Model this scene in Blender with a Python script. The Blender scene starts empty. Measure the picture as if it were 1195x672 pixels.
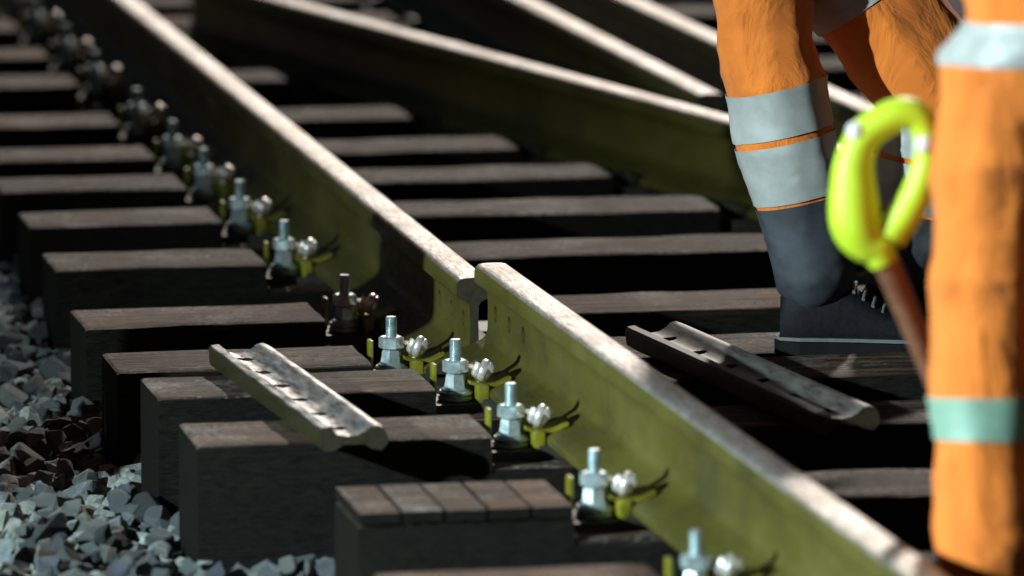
import bpy, bmesh, math, random
from mathutils import Vector, Matrix, noise
import numpy as np

random.seed(7)
R = math.radians
scn = bpy.context.scene
COL = scn.collection
W, H_PX, F = 1195.0, 672.0, 7500.0
CAM_H = 2.10
PITCH = math.atan(1166 / F)

# ------------------------------------------------------------------ camera
cam = bpy.data.cameras.new('camera')
cam_o = bpy.data.objects.new('camera', cam)
COL.objects.link(cam_o)
cam_o.location = (0, 0, CAM_H)
cam_o.rotation_euler = (math.pi / 2 - PITCH, 0, 0)
cam.sensor_width = 36.0
cam.lens = F / W * 36.0
cam.clip_start, cam.clip_end = 0.1, 2000
cam.dof.use_dof = True
cam.dof.focus_distance = 12.65
cam.dof.aperture_fstop = 2.7
scn.camera = cam_o

# ------------------------------------------------------------------ night sky, distant key light, exposure
SUN_EL, SUN_AZ = R(33), R(7)          # azimuth measured from the view direction towards the right
world = bpy.data.worlds.new('World')
scn.world = world
world.use_nodes = True
wn = world.node_tree
sky = wn.nodes.new('ShaderNodeTexSky')
sky.sky_type = 'NISHITA'
sky.sun_disc = False
sky.sun_elevation = SUN_EL
sky.sun_rotation = SUN_AZ
wn.links.new(sky.outputs[0], wn.nodes['Background'].inputs[0])
wn.nodes['Background'].inputs[1].default_value = 0.0045
sun = bpy.data.lights.new('sun', 'SUN')
sun.energy = 2.5
sun.angle = R(2.0)
sun.color = (1.0, 0.91, 0.82)
sun_o = bpy.data.objects.new('sun', sun)
COL.objects.link(sun_o)
sd = Vector((math.sin(SUN_AZ) * math.cos(SUN_EL), math.cos(SUN_AZ) * math.cos(SUN_EL), math.sin(SUN_EL)))
sun_o.rotation_euler = sd.to_track_quat('Z', 'Y').to_euler()
sun_o.location = sd * 60
scn.view_settings.view_transform = 'Standard'
scn.view_settings.look = 'None'
scn.view_settings.exposure = 0.0
scn.view_settings.gamma = 1.0

LAMP_POS = Vector((-5.2, 7.3, 2.3))
LAMP_AIM = Vector((0.5, 10.7, 0.2))
LAMP_POWER = 4300.0

# ------------------------------------------------------------------ helpers
def P(px, py, z=0.0):
    """where the photo's pixel meets the level plane at height z"""
    u, v = px - W / 2, py - H_PX / 2
    c, s = math.cos(PITCH), math.sin(PITCH)
    d = Vector((u, F * c - v * s, -F * s - v * c))
    t = (z - CAM_H) / d.z
    return Vector((0, 0, CAM_H)) + d * t

def PY(px, py, y):
    """the point of the pixel's ray at distance y"""
    u, v = px - W / 2, py - H_PX / 2
    c, s = math.cos(PITCH), math.sin(PITCH)
    d = Vector((u, F * c - v * s, -F * s - v * c))
    return Vector((0, 0, CAM_H)) + d * (y / d.y)

def link(name, me, mats, parent=None, smooth=None):
    o = bpy.data.objects.new(name, me)
    COL.objects.link(o)
    for m in (mats if isinstance(mats, (list, tuple)) else [mats]):
        if m and m.name not in [x.name for x in me.materials if x]:
            me.materials.append(m)
    if parent:
        o.parent = parent
    if smooth is not None:
        for p in me.polygons:
            p.use_smooth = True
        me.set_sharp_from_angle(angle=R(smooth))
    return o

def from_bm(name, bm, mats, parent=None, smooth=None):
    bmesh.ops.recalc_face_normals(bm, faces=bm.faces[:])
    me = bpy.data.meshes.new(name)
    bm.to_mesh(me)
    bm.free()
    return link(name, me, mats, parent, smooth)

def tag(o, label=None, cat=None, group=None, kind=None):
    if label: o['label'] = label
    if cat: o['category'] = cat
    if group: o['group'] = group
    if kind: o['kind'] = kind
    return o

def empty(name, loc, rz=0.0):
    o = bpy.data.objects.new(name, None)
    COL.objects.link(o)
    o.location = loc
    o.rotation_euler = (0, 0, rz)
    o.empty_display_size = 0.1
    return o

def copy_tree(o, parent=None):
    c = o.copy()
    COL.objects.link(c)
    c.parent = parent
    for ch in [x for x in o.children]:
        copy_tree(ch, c)
    return c

def bm_box(bm, c, s, bevel=0.0, rot=None):
    r = bmesh.ops.create_cube(bm, size=1.0)
    vs = r['verts']
    bmesh.ops.scale(bm, vec=s, verts=vs)
    if bevel:
        es = list({e for v in vs for e in v.link_edges})
        b = bmesh.ops.bevel(bm, geom=es, offset=bevel, segments=2, affect='EDGES', profile=0.6)
        vs = list({v for v in bm.verts if v in set(b['verts']) or v in set(x for x in vs if x.is_valid)})
    if rot is not None:
        bmesh.ops.rotate(bm, matrix=rot, verts=vs)
    bmesh.ops.translate(bm, vec=c, verts=vs)
    return vs

def bm_loft(bm, rings, cap=True):
    """rings: list of equal length closed point loops"""
    vr = [[bm.verts.new(p) for p in r] for r in rings]
    n = len(vr[0])
    for a, b in zip(vr, vr[1:]):
        for i in range(n):
            j = (i + 1) % n
            try:
                bm.faces.new((a[i], a[j], b[j], b[i]))
            except ValueError:
                pass
    if cap:
        bm.faces.new(list(reversed(vr[0])))
        bm.faces.new(vr[-1])

def ring(c, r, n, rot=0.0, r2=None):
    r2 = r2 or r
    return [Vector((c[0] + r * math.cos(rot + 2 * math.pi * i / n), c[1] + r2 * math.sin(rot + 2 * math.pi * i / n), c[2])) for i in range(n)]

def bm_turn(bm, prof, n=20, c=(0, 0, 0), rot=0.0):
    """prof: (radius, z) list, solid of revolution"""
    bm_loft(bm, [ring((c[0], c[1], c[2] + z), max(r, 1e-4), n, rot) for r, z in prof])

def bm_tube(bm, pts, rad, n=10):
    pts = [Vector(p) for p in pts]
    rings = []
    up = Vector((0, 0, 1))
    prev = None
    for i, p in enumerate(pts):
        t = (pts[min(i + 1, len(pts) - 1)] - pts[max(i - 1, 0)]).normalized()
        if prev is None:
            a = t.cross(up) if abs(t.z) < 0.9 else t.cross(Vector((1, 0, 0)))
        else:
            a = prev - t * prev.dot(t)
        a.normalize()
        prev = a
        b = t.cross(a)
        r = rad[i] if isinstance(rad, (list, tuple)) else rad
        rings.append([p + a * (r * math.cos(2 * math.pi * k / n)) + b * (r * math.sin(2 * math.pi * k / n)) for k in range(n)])
    bm_loft(bm, rings)

def evaluated_mesh(o):
    dg = bpy.context.evaluated_depsgraph_get()
    dg.update()
    return bpy.data.meshes.new_from_object(o.evaluated_get(dg))

# ------------------------------------------------------------------ materials
class M:
    def __init__(s, name):
        s.m = bpy.data.materials.new(name)
        s.m.use_nodes = True
        s.t = s.m.node_tree
        s.b = s.t.nodes['Principled BSDF']
        s.tc = s.t.nodes.new('ShaderNodeTexCoord')
    def n(s, typ, **kw):
        x = s.t.nodes.new(typ)
        for k, v in kw.items():
            setattr(x, k, v)
        return x
    def l(s, a, b):
        s.t.links.new(a, b)
    def mapping(s, scale, coord='Object', rnd=True):
        mp = s.n('ShaderNodeMapping')
        mp.inputs['Scale'].default_value = scale
        s.l(s.tc.outputs[coord], mp.inputs['Vector'])
        if rnd:
            oi = s.n('ShaderNodeObjectInfo')
            ml = s.n('ShaderNodeMath', operation='MULTIPLY'); ml.inputs[1].default_value = 37.0
            s.l(oi.outputs['Random'], ml.inputs[0])
            cb = s.n('ShaderNodeCombineXYZ')
            for k in range(3):
                s.l(ml.outputs[0], cb.inputs[k])
            s.l(cb.outputs[0], mp.inputs['Location'])
        return mp.outputs[0]
    def noise(s, vec, scale, detail=6, rough=0.6, dist=0.0):
        x = s.n('ShaderNodeTexNoise')
        x.inputs['Scale'].default_value = scale
        x.inputs['Detail'].default_value = detail
        x.inputs['Roughness'].default_value = rough
        x.inputs['Distortion'].default_value = dist
        if vec is not None: s.l(vec, x.inputs['Vector'])
        return x.outputs[0]
    def ramp(s, fac, stops):
        x = s.n('ShaderNodeValToRGB')
        e = x.color_ramp.elements
        while len(e) < len(stops): e.new(0.5)
        for q, (p, c) in zip(e, stops):
            q.position = p
            q.color = (c[0], c[1], c[2], 1) if isinstance(c, (tuple, list)) else (c, c, c, 1)
        s.l(fac, x.inputs[0])
        return x.outputs[0]
    def math(s, op, a, b=None, clamp=False):
        x = s.n('ShaderNodeMath', operation=op); x.use_clamp = clamp
        for k, q in enumerate((a, b)):
            if q is None: continue
            if isinstance(q, (int, float)): x.inputs[k].default_value = q
            else: s.l(q, x.inputs[k])
        return x.outputs[0]
    def mix(s, fac, a, b, mode='MIX'):
        x = s.n('ShaderNodeMix', data_type='RGBA', blend_type=mode)
        for k, q in (('Factor', fac), ('A', a), ('B', b)):
            sock = [i for i in x.inputs if i.name == k and (i.type == 'RGBA' or k == 'Factor' and i.type == 'VALUE')][0]
            if isinstance(q, (int, float)): sock.default_value = q
            elif isinstance(q, (tuple, list)): sock.default_value = (q[0], q[1], q[2], 1)
            else: s.l(q, sock)
        return [o for o in x.outputs if o.type == 'RGBA'][0]
    def bump(s, h, strength, dist, normal=None):
        x = s.n('ShaderNodeBump')
        x.inputs['Strength'].default_value = strength
        x.inputs['Distance'].default_value = dist
        s.l(h, x.inputs['Height'])
        if normal is not None: s.l(normal, x.inputs['Normal'])
        return x.outputs[0]
    def set(s, **kw):
        for k, v in kw.items():
            sock = s.b.inputs[k.replace('_', ' ')]
            if isinstance(v, (int, float)): sock.default_value = v
            elif isinstance(v, (tuple, list)): sock.default_value = (v[0], v[1], v[2], 1) if len(v) == 3 else v
            else: s.l(v, sock)
        return s

def mat_sleeper():
    m = M('sleeper_wood')
    g = m.mapping((1.0, 26.0, 26.0))
    grain = m.noise(g, 2.2, 8, 0.7, 0.4)
    broad = m.noise(m.mapping((1, 1, 1)), 7.0, 5, 0.6)
    fine = m.noise(m.mapping((1.6, 9, 9)), 26.0, 6, 0.75)
    # weathered, dusty upper face over tarred flanks
    top = m.ramp(grain, [(0.40, (0.014, 0.009, 0.006)), (0.50, (0.084, 0.050, 0.032)), (0.60, (0.235, 0.148, 0.096))])
    top = m.mix(m.ramp(broad, [(0.44, 0.0), (0.60, 0.8)]), top, (0.030, 0.023, 0.019))
    oi = m.n('ShaderNodeObjectInfo')
    tint = m.ramp(oi.outputs['Random'], [(0.0, (0.85, 0.80, 0.78)), (0.5, (1.1, 0.96, 0.84)), (1.0, (1.5, 1.12, 0.88))])
    top = m.mix(1.0, top, tint, 'MULTIPLY')
    fleck = m.noise(m.mapping((1, 2.2, 2.2)), 75.0, 4, 0.7)
    dust = m.ramp(m.math('MULTIPLY', fleck, m.noise(m.mapping((1, 1, 1)), 6.0, 4)), [(0.275, 0.0), (0.335, 0.9)])
    top = m.mix(dust, top, (0.33, 0.29, 0.26))
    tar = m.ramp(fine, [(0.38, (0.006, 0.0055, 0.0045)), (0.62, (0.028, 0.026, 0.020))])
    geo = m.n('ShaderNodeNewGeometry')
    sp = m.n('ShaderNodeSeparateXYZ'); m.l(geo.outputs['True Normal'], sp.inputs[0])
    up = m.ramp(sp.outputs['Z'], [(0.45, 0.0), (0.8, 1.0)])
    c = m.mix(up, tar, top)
    h = m.math('ADD', m.math('MULTIPLY', grain, 1.0), m.math('MULTIPLY', fine, 0.5))
    m.set(Base_Color=c, Roughness=m.ramp(fine, [(0.3, 0.55), (0.7, 0.85)]), Specular_IOR_Level=m.ramp(m.math('MULTIPLY', up, broad), [(0.0, 0.10), (0.3, 0.16), (0.7, 0.42)]),
          Normal=m.bump(h, 1.0, 0.022))
    return m.m

def mat_rail():
    """olive-brown mill coat on web and foot, polished running surface"""
    m = M('rail_steel')
    sep = m.n('ShaderNodeSeparateXYZ'); m.l(m.tc.outputs['Object'], sep.inputs[0])
    rag = m.noise(m.mapping((1, 1, 1), rnd=False), 60.0, 5, 0.7)
    lvl = m.math('ADD', sep.outputs['Z'], m.math('MULTIPLY', m.math('SUBTRACT', rag, 0.5), 0.010))
    worn = m.ramp(m.math('MULTIPLY', m.math('SUBTRACT', lvl, 0.170), 20.0), [(0.26, 0.0), (0.34, 1.0)])
    broad = m.noise(m.mapping((1.0, 0.6, 1.0), rnd=False), 4.5, 7, 0.62)
    st = m.noise(m.mapping((14, 14, 0.9), rnd=False), 3.0, 5, 0.6)
    coat = m.ramp(broad, [(0.34, (0.048, 0.042, 0.007)), (0.50, (0.080, 0.070, 0.009)), (0.66, (0.108, 0.092, 0.018))])
    coat = m.mix(m.ramp(st, [(0.68, 0.0), (0.74, 0.7)]), coat, (0.030, 0.028, 0.010))
    spots = m.noise(m.mapping((1, 1, 1), rnd=False), 85.0, 3, 0.6)
    coat = m.mix(m.ramp(spots, [(0.68, 0.0), (0.75, 0.5)]), coat, (0.17, 0.16, 0.07))
    scr = m.noise(m.mapping((2.2, 0.45, 1), rnd=False), 48.0, 8, 0.7)
    steel = m.ramp(scr, [(0.38, (0.28, 0.245, 0.22)), (0.50, (0.44, 0.405, 0.375)), (0.62, (0.66, 0.63, 0.60))])
    big = m.noise(m.mapping((1, 1, 1), rnd=False), 5.0, 4, 0.6)
    steel = m.mix(m.ramp(big, [(0.45, 0.0), (0.62, 0.6)]), steel, (0.22, 0.18, 0.15))
    h = m.math('ADD', scr, m.math('MULTIPLY', big, 0.6))
    m.set(Base_Color=m.mix(worn, coat, steel), Metallic=m.math('MULTIPLY', worn, 0.65),
          Roughness=m.math('ADD', m.math('MULTIPLY', m.math('SUBTRACT', 1.0, worn), 0.10), m.ramp(scr, [(0.38, 0.50), (0.62, 0.32)])),
          Normal=m.bump(m.math('MULTIPLY', h, m.math('ADD', m.math('MULTIPLY', worn, 0.9), 0.10)), 0.7, 0.006))
    return m.m

def simple(name, col, rough, metal=0.0, var=0.35, nscale=30.0, bump=0.2, bdist=0.002, spec=0.5):
    m = M(name)
    nz = m.noise(m.mapping((1, 1, 1)), nscale, 6, 0.65)
    lo = tuple(c * (1 - var) for c in col); hi = tuple(min(1, c * (1 + var)) for c in col)
    m.set(Base_Color=m.ramp(nz, [(0.32, lo), (0.68, hi)]), Metallic=metal,
          Roughness=m.ramp(nz, [(0.3, max(0.05, rough - 0.08)), (0.7, min(1, rough + 0.1))]),
          Normal=m.bump(nz, bump, bdist), Specular_IOR_Level=spec)
    return m.m

def mat_stone(name, k):
    m = M(name)
    oi = m.n('ShaderNodeObjectInfo')
    isl = m.n('ShaderNodeNewGeometry')
    nz = m.noise(m.mapping((1, 1, 1), coord='Object', rnd=False), 28.0, 7, 0.7)
    r = m.math('ADD', isl.outputs['Random Per Island'], m.math('MULTIPLY', oi.outputs['Random'], k))
    r = m.math('FRACT', r)
    c = m.ramp(r, [(0.0, (0.09, 0.10, 0.11)), (0.25, (0.20, 0.23, 0.24)), (0.50, (0.37, 0.42, 0.42)), (0.78, (0.52, 0.56, 0.48)), (1.0, (0.20, 0.24, 0.34))])
    c = m.mix(1.0, c, m.ramp(nz, [(0.3, 0.35), (0.7, 1.25)]), 'MULTIPLY')
    m.set(Base_Color=c, Roughness=0.9, Normal=m.bump(nz, 1.0, 0.030))
    return m.m

def mat_ground():
    m = M('ballast_ground')
    v = m.n('ShaderNodeTexVoronoi'); v.inputs['Scale'].default_value = 22.0
    m.l(m.tc.outputs['Object'], v.inputs['Vector'])
    c = m.ramp(v.outputs['Distance'], [(0.0, (0.16, 0.16, 0.155)), (0.6, (0.03, 0.03, 0.03))])
    m.set(Base_Color=c, Roughness=0.9, Normal=m.bump(v.outputs['Distance'], 1.0, 0.03))
    return m.m

def mat_cloth(name, col):
    m = M(name)
    big = m.noise(m.mapping((1, 1, 0.5), rnd=False), 7.0, 5, 0.6, 0.8)
    wv = m.noise(m.mapping((1, 1, 1), rnd=False), 420.0, 2, 0.5)
    dirt = m.noise(m.mapping((1, 1, 0.7), rnd=False), 4.0, 6, 0.7)
    c = m.ramp(big, [(0.3, tuple(x * 0.8 for x in col)), (0.7, tuple(min(1, x * 1.12) for x in col))])
    c = m.mix(m.ramp(dirt, [(0.55, 0.0), (0.72, 0.45)]), c, tuple(x * 0.45 for x in col))
    m.set(Base_Color=c, Roughness=0.78, Sheen_Weight=0.25, Specular_IOR_Level=0.25,
          Normal=m.bump(wv, 0.35, 0.0015, m.bump(big, 0.7, 0.03)))
    return m.m

WOOD = mat_sleeper()
RAIL = mat_rail()
COAT = simple('olive_coated_steel', (0.165, 0.170, 0.032), 0.45, 0.0, 0.4, 22.0, 0.25)
PLATE = simple('yellow_olive_cast_iron', (0.19, 0.175, 0.012), 0.42, 0.0, 0.45, 26.0, 0.3)
DARKIRON = simple('dark_cast_iron', (0.045, 0.040, 0.030), 0.5, 0.2, 0.5, 26.0, 0.3)
ZINC = simple('zinc_plated_steel', (0.50, 0.60, 0.62), 0.36, 0.65, 0.30, 55.0, 0.4, 0.002)
CLIP = simple('bare_spring_steel', (0.80, 0.74, 0.69), 0.34, 0.55, 0.18, 60.0, 0.12, 0.001)
END_SHADE = simple('shade_dark_end_steel', (0.035, 0.026, 0.012), 0.7, 0.0, 0.4, 60.0, 0.4)  # dark brown that puts the shade of the end faces into their colour
FISH = simple('worn_fishplate_steel', (0.40, 0.38, 0.35), 0.36, 0.55, 0.5, 55.0, 0.6, 0.003)
STONE = mat_stone('ballast_stone', 1.0)
GROUND = mat_ground()
ORANGE = mat_cloth('orange_hivis_cloth', (0.95, 0.235, 0.030))
TAPE = simple('silver_reflective_tape', (0.44, 0.45, 0.43), 0.42, 0.0, 0.1, 25.0, 0.25, 0.002)
GAITER = simple('dark_navy_cuff_cloth', (0.050, 0.056, 0.066), 0.7, 0.0, 0.5, 9.0, 0.35, 0.004)
GREENTAPE = simple('green_silver_reflective_tape', (0.26, 0.42, 0.32), 0.42, 0.0, 0.12, 25.0, 0.25, 0.002)
LEATHER = simple('black_boot_leather', (0.008, 0.0075, 0.010), 0.65, 0.0, 0.5, 40.0, 0.6, 0.004, 0.2)
RUBBER = simple('black_rubber', (0.008, 0.008, 0.008), 0.8, 0.0, 0.3, 40.0, 0.2, 0.002, 0.15)
SKIN = simple('skin', (0.50, 0.30, 0.22), 0.5, 0.0, 0.1, 40.0, 0.1)
GLOVE = simple('grey_work_glove', (0.14, 0.14, 0.14), 0.8, 0.0, 0.2, 60.0, 0.3)
LIME = simple('lime_yellow_plastic', (0.52, 0.72, 0.030), 0.45, 0.0, 0.08, 20.0, 0.05)
ASH = simple('brown_ash_wood', (0.20, 0.085, 0.045), 0.5, 0.0, 0.3, 30.0, 0.2)
WHITEP = simple('white_helmet_plastic', (0.75, 0.75, 0.72), 0.3, 0.0, 0.04, 10.0, 0.03)
BLACKP = simple('black_powder_coat', (0.02, 0.02, 0.02), 0.5, 0.0, 0.2, 30.0, 0.1)

# ------------------------------------------------------------------ track geometry in plan
A_Z = 0.035                       # the near length of track stands a little proud of the far length
RAIL_H = 0.192
NOTCH = 0.060
SEAT = 0.028
TOP_B = -NOTCH + SEAT + RAIL_H    # head level over the far length
TOP_A = TOP_B + A_Z
def line_pts(p, q, t0, t1):
    """extend the plan line p->q; t0,t1 are world y limits"""
    d = (q - p) / (q.y - p.y)
    return Vector((p.x + d.x * (t0 - p.y), t0)), Vector((p.x + d.x * (t1 - p.y), t1))
b0, b1 = P(553.5, 324, TOP_B), P(150, 0, TOP_B)
a0, a1 = P(573, 305.5, TOP_A), P(965, 586, TOP_A)
B_END = b0.y
RB = line_pts(b0, b1, B_END, 27.0)
RA = line_pts(a0, a1, B_END - 0.03, 5.5)
RB_FULL = line_pts(b0, b1, 5.0, 28.0)
r2a, r2b = P(335, 0, TOP_B), P(850, 137, TOP_B)
r3a, r3b = P(625, 5, TOP_B), P(800, 94, TOP_B)
r4a, r4b = P(741, 0, TOP_B), P(1028, 132, TOP_B)
R2 = line_pts(r2a, r2b, 11.2, 18.3)
R3 = line_pts(r3a, r3b, P(818, 109, TOP_B).y, 27.0)
R4 = line_pts(r4a, r4b, 14.05, 27.0)
ANG = math.atan2(-(RB[1].x - RB[0].x), RB[1].y - RB[0].y)     # rails lean left by this angle
SD = Vector((math.cos(ANG), math.sin(ANG)))                   # sleeper direction
RD = Vector((-math.sin(ANG), math.cos(ANG)))                  # rail direction

# ------------------------------------------------------------------ ground sheet
bm = bmesh.new()
bmesh.ops.create_grid(bm, x_segments=8, y_segments=8, size=400)
ground = from_bm('ground', bm, GROUND)
ground.location = (0, 12, -0.235)
tag(ground, 'dark stony ground spreading under the whole track', 'ground', kind='structure')

# ------------------------------------------------------------------ rails
def rail_profile():
    half = [(0.0, RAIL_H), (0.018, RAIL_H - 0.0005), (0.027, RAIL_H - 0.0025), (0.0325, RAIL_H - 0.007), (0.0355, RAIL_H - 0.0140),
            (0.0365, RAIL_H - 0.036), (0.0345, RAIL_H - 0.0395), (0.014, RAIL_H - 0.0490), (0.0095, RAIL_H - 0.056),
            (0.0083, 0.105), (0.0090, 0.062), (0.0120, 0.0480), (0.020, 0.0400), (0.050, 0.0270), (0.094, 0.0150), (0.098, 0.0115), (0.098, 0.0)]
    return [(x, z) for x, z in half] + [(-x, z) for x, z in reversed(half)][:-1]

def make_rail(name, p, q, ztop, holes=(), seed=0):
    prof = rail_profile()
    d = (q - p); L = d.length
    n = 2
    bm = bmesh.new()
    rings = []
    for i in range(n + 1):
        y = L * i / n
        wob = 0.0
        rings.append([Vector((x + wob, y, z)) for x, z in prof])
    bm_loft(bm, rings)
    o = from_bm(name, bm, RAIL)
    if holes:
        cb = bmesh.new()
        for hy in holes:
            bmesh.ops.create_cone(cb, cap_ends=True, segments=20, radius1=0.0165, radius2=0.0165, depth=0.2,
                                  matrix=Matrix.Translation((0, hy, 0.100)) @ Matrix.Rotation(math.pi / 2, 4, 'Y'))
        cut = from_bm('cut', cb, RAIL)
        md = o.modifiers.new('b', 'BOOLEAN'); md.object = cut; md.operation = 'DIFFERENCE'; md.solver = 'EXACT'
        me = evaluated_mesh(o)
        o.modifiers.clear()
        o.data = me
        bpy.data.objects.remove(cut)
    for f in o.data.polygons: f.use_smooth = True
    o.data.set_sharp_from_angle(angle=R(38))
    o.data.materials.append(END_SHADE)  # rail ends get the painted shade tone
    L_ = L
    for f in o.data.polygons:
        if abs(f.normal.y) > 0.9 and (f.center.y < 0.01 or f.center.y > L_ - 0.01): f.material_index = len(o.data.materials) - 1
    o.location = (p.x, p.y, ztop - RAIL_H)
    o.rotation_euler = (0, 0, math.atan2(-d.x, d.y))
    return o

HOLES = (0.075, 0.205, 0.335)
# built from the joint outwards; the near length runs towards the viewer, so its holes sit at its far end
o = make_rail('running_rail', RB[0], RB[1], TOP_B, HOLES, 1)
tag(o, 'long olive steel rail whose cut end shows in profile at the open joint', 'rail')
LA = (RA[0] - RA[1]).length
o = make_rail('running_rail', RA[1], RA[0], TOP_A, tuple(LA - h for h in HOLES), 2)
tag(o, 'olive steel rail standing slightly higher, with bolt holes at its open joint end', 'rail')
o = make_rail('crossing_rail', R2[0], R2[1], TOP_B, (), 3)
tag(o, 'rail crossing the sleepers at a slant, passing behind the walking worker', 'rail')
o = make_rail('wing_rail', R3[0], R3[1], TOP_B, (), 4)
tag(o, 'rail that ends where it meets the slanting crossing rail', 'rail')
o = make_rail('outer_rail', R4[0], R4[1], TOP_B, (), 5)
tag(o, 'outermost rail with bright worn head, farthest across the track from the loose fishplates', 'rail')

# ------------------------------------------------------------------ sleepers
SW, SH = 0.25, 0.24
def to_local(p, org):
    v = Vector((p.x - org.x, p.y - org.y))
    return v.dot(SD), v.dot(RD)
def cross(line, q):
    """distance along the sleeper from q to the plan line"""
    p, d = line[0], (line[1] - line[0])
    # q + s*SD = p + t*d
    det = SD.x * (-d.y) + d.x * SD.y
    bx, by = p.x - q.x, p.y - q.y
    s = (bx * (-d.y) + d.x * by) / det
    t = (SD.x * by - SD.y * bx) / det
    return s, t

# front edge pixel (x, y), left end given by that pixel or by the usual overhang
ROWS = []
for k, (x, y, own) in enumerate([(466, 703, 1), (418, 600, 1), (230, 521, 1), (185, 465, 1), (137, 435, 1), (100, 383, 1), (65, 315, 1), (35, 265, 1),
                                 (100, 222, 0), (80, 187, 0), (60, 147, 0), (50, 100, 0), (30, 68, 0), (20, 35, 0), (10, 9, 0)]):
    z = A_Z if k <= 3 else 0.0
    ROWS.append((P(x, y, z), own, z, k))
last = ROWS[-1][0]
for j in range(1, 8):
    ROWS.append((last + Vector((RD.x, RD.y, 0)) * (0.63 * j), 0, 0.0, 14 + j))
first = ROWS[0][0]
for j in range(1, 4):
    ROWS.append((first - Vector((RD.x, RD.y, 0)) * (0.64 * j) + Vector((0, 0, 0)), 1, A_Z, -j))

ORD = {1: 'first', 2: 'second', 3: 'third', 4: 'fourth', 5: 'fifth', 6: 'sixth', 7: 'seventh', 8: 'eighth', 9: 'ninth', 10: 'tenth',
       11: 'eleventh', 12: 'twelfth', 13: 'thirteenth', 14: 'fourteenth', 15: 'fifteenth', 16: 'sixteenth', 17: 'seventeenth', 18: 'eighteenth'}
LOOK = {1: 'dark timber sleeper topped with short crosswise boards',
        2: 'thick dark sleeper under the lower end of the shiny loose fishplate',
        3: 'weathered sleeper carrying the middle of the shiny loose fishplate, close to its neighbour',
        4: 'cracked sleeper beneath the open rail joint, under the upper end of the shiny fishplate'}
chair_spots = []
for q, own, z, k in sorted(ROWS, key=lambda r: r[3]):
    cen = Vector((q.x, q.y)) + RD * (SW / 2)
    main = RA if k <= 3 else RB
    s_main, _ = cross(main if k != 4 else RB, cen)
    left = 0.0 if own else s_main - random.uniform(0.60, 0.66)
    length = s_main - left + 2.55 + random.uniform(-0.05, 0.08)
    cuts = [(s_main - left - 0.215, s_main - left + 0.215)]
    chair_spots.append((k, cen + SD * s_main, z, main))
    for nm, ln in (('r2', R2), ('r3', R3), ('r4', R4)):
        s, t = cross(ln, cen)
        if 0 < t < 1 and s - left < length - 0.1:
            cuts.append((s - left - 0.17, s - left + 0.17))
            chair_spots.append((nm, cen + SD * s, z, ln))
    cuts.sort()
    mg = [cuts[0]]
    for c in cuts[1:]:
        if c[0] < mg[-1][1] + 0.06: mg[-1] = (mg[-1][0], max(mg[-1][1], c[1]))
        else: mg.append(c)
    # stations along the length
    st = [(0.0, SH), (0.006, SH)]
    x = 0.10
    ev = sorted([(c[0], 'd') for c in mg] + [(c[1], 'u') for c in mg])
    hgt = SH
    pos = 0.006
    for ex, typ in ev + [(length, 'e')]:
        ex = min(ex, length)
        nseg = max(1, int((ex - pos) / 0.09))
        for i in range(1, nseg + 1):
            st.append((pos + (ex - pos) * i / nseg, hgt))
        pos = ex
        if typ == 'd': hgt = SH - NOTCH; st.append((ex + 0.002, hgt))
        if typ == 'u': hgt = SH; st.append((ex + 0.002, hgt))
    bm = bmesh.new()
    rings = []
    top_drop = 0.020 if k == 1 else 0.0
    for i, (sx, h) in enumerate(st):
        e = 0.005 if i == 0 else 0.0
        if k == 1 and h == SH and sx < cuts[0][0] + 0.001: h = SH - top_drop
        def nz(a, b): return 0.0035 * noise.noise(Vector((sx * 7.0, a * 3.1 + k * 11.3, b)))
        y0, y1 = 0.0 + e * 0.5, SW - e * 0.5
        h2 = h - e * 0.6
        yy = [0.0, 0.004, 0.012, 0.07, 0.13, 0.18, SW - 0.012, SW - 0.004, SW]
        zz = [h2 - 0.014, h2 - 0.004, h2, h2, h2, h2, h2, h2 - 0.004, h2 - 0.014]
        pts = [Vector((sx, y0, 0)), Vector((sx, y0 + nz(9, 5), h * 0.5))]
        for a, (yv, zv) in enumerate(zip(yy, zz)):
            pts.append(Vector((sx, min(max(yv, y0), y1) + nz(a, 1) * (0.6 if a in (0, 1, 7, 8) else 0.0), zv + nz(a, 2))))
        pts += [Vector((sx, y1, 0))]
        rings.append(pts)
    bm_loft(bm, rings)
    org = Vector((q.x, q.y)) + SD * left
    rz = ANG + random.uniform(-0.006, 0.006)
    if k == 1:
        t = empty('railway_sleeper', (org.x, org.y, z - SH), rz)
        from_bm('beam', bm, WOOD, t, 40)
        n = 5
        w = cuts[0][0] / n
        for i in range(n):
            bb = bmesh.new()
            bm_box(bb, (w * (i + 0.5), SW / 2, SH - top_drop + 0.0105 + 0.001 * (i % 2)), (w - 0.004, SW + 0.004, 0.021), 0.003)
            bo = from_bm('board', bb, WOOD, t)
    else:
        t = from_bm('railway_sleeper', bm, WOOD, None, 40)
        t.location = (org.x, org.y, z - SH)
        t.rotation_euler = (0, 0, rz)
    if k in LOOK: lab = LOOK[k]
    elif k <= 0: lab = '%s timber sleeper past the one topped with boards, towards the shovel' % ORD[1 - k]
    else: lab = '%s timber sleeper from the open rail joint towards the crossing rails' % ORD[k - 4]
    tag(t, lab, 'sleeper', 'timber sleepers under the track')

# ------------------------------------------------------------------ rail fastenings
def hexring(z, af, rot=0.0):
    return ring((0, 0, z), af / math.sqrt(3), 6, rot)

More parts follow.
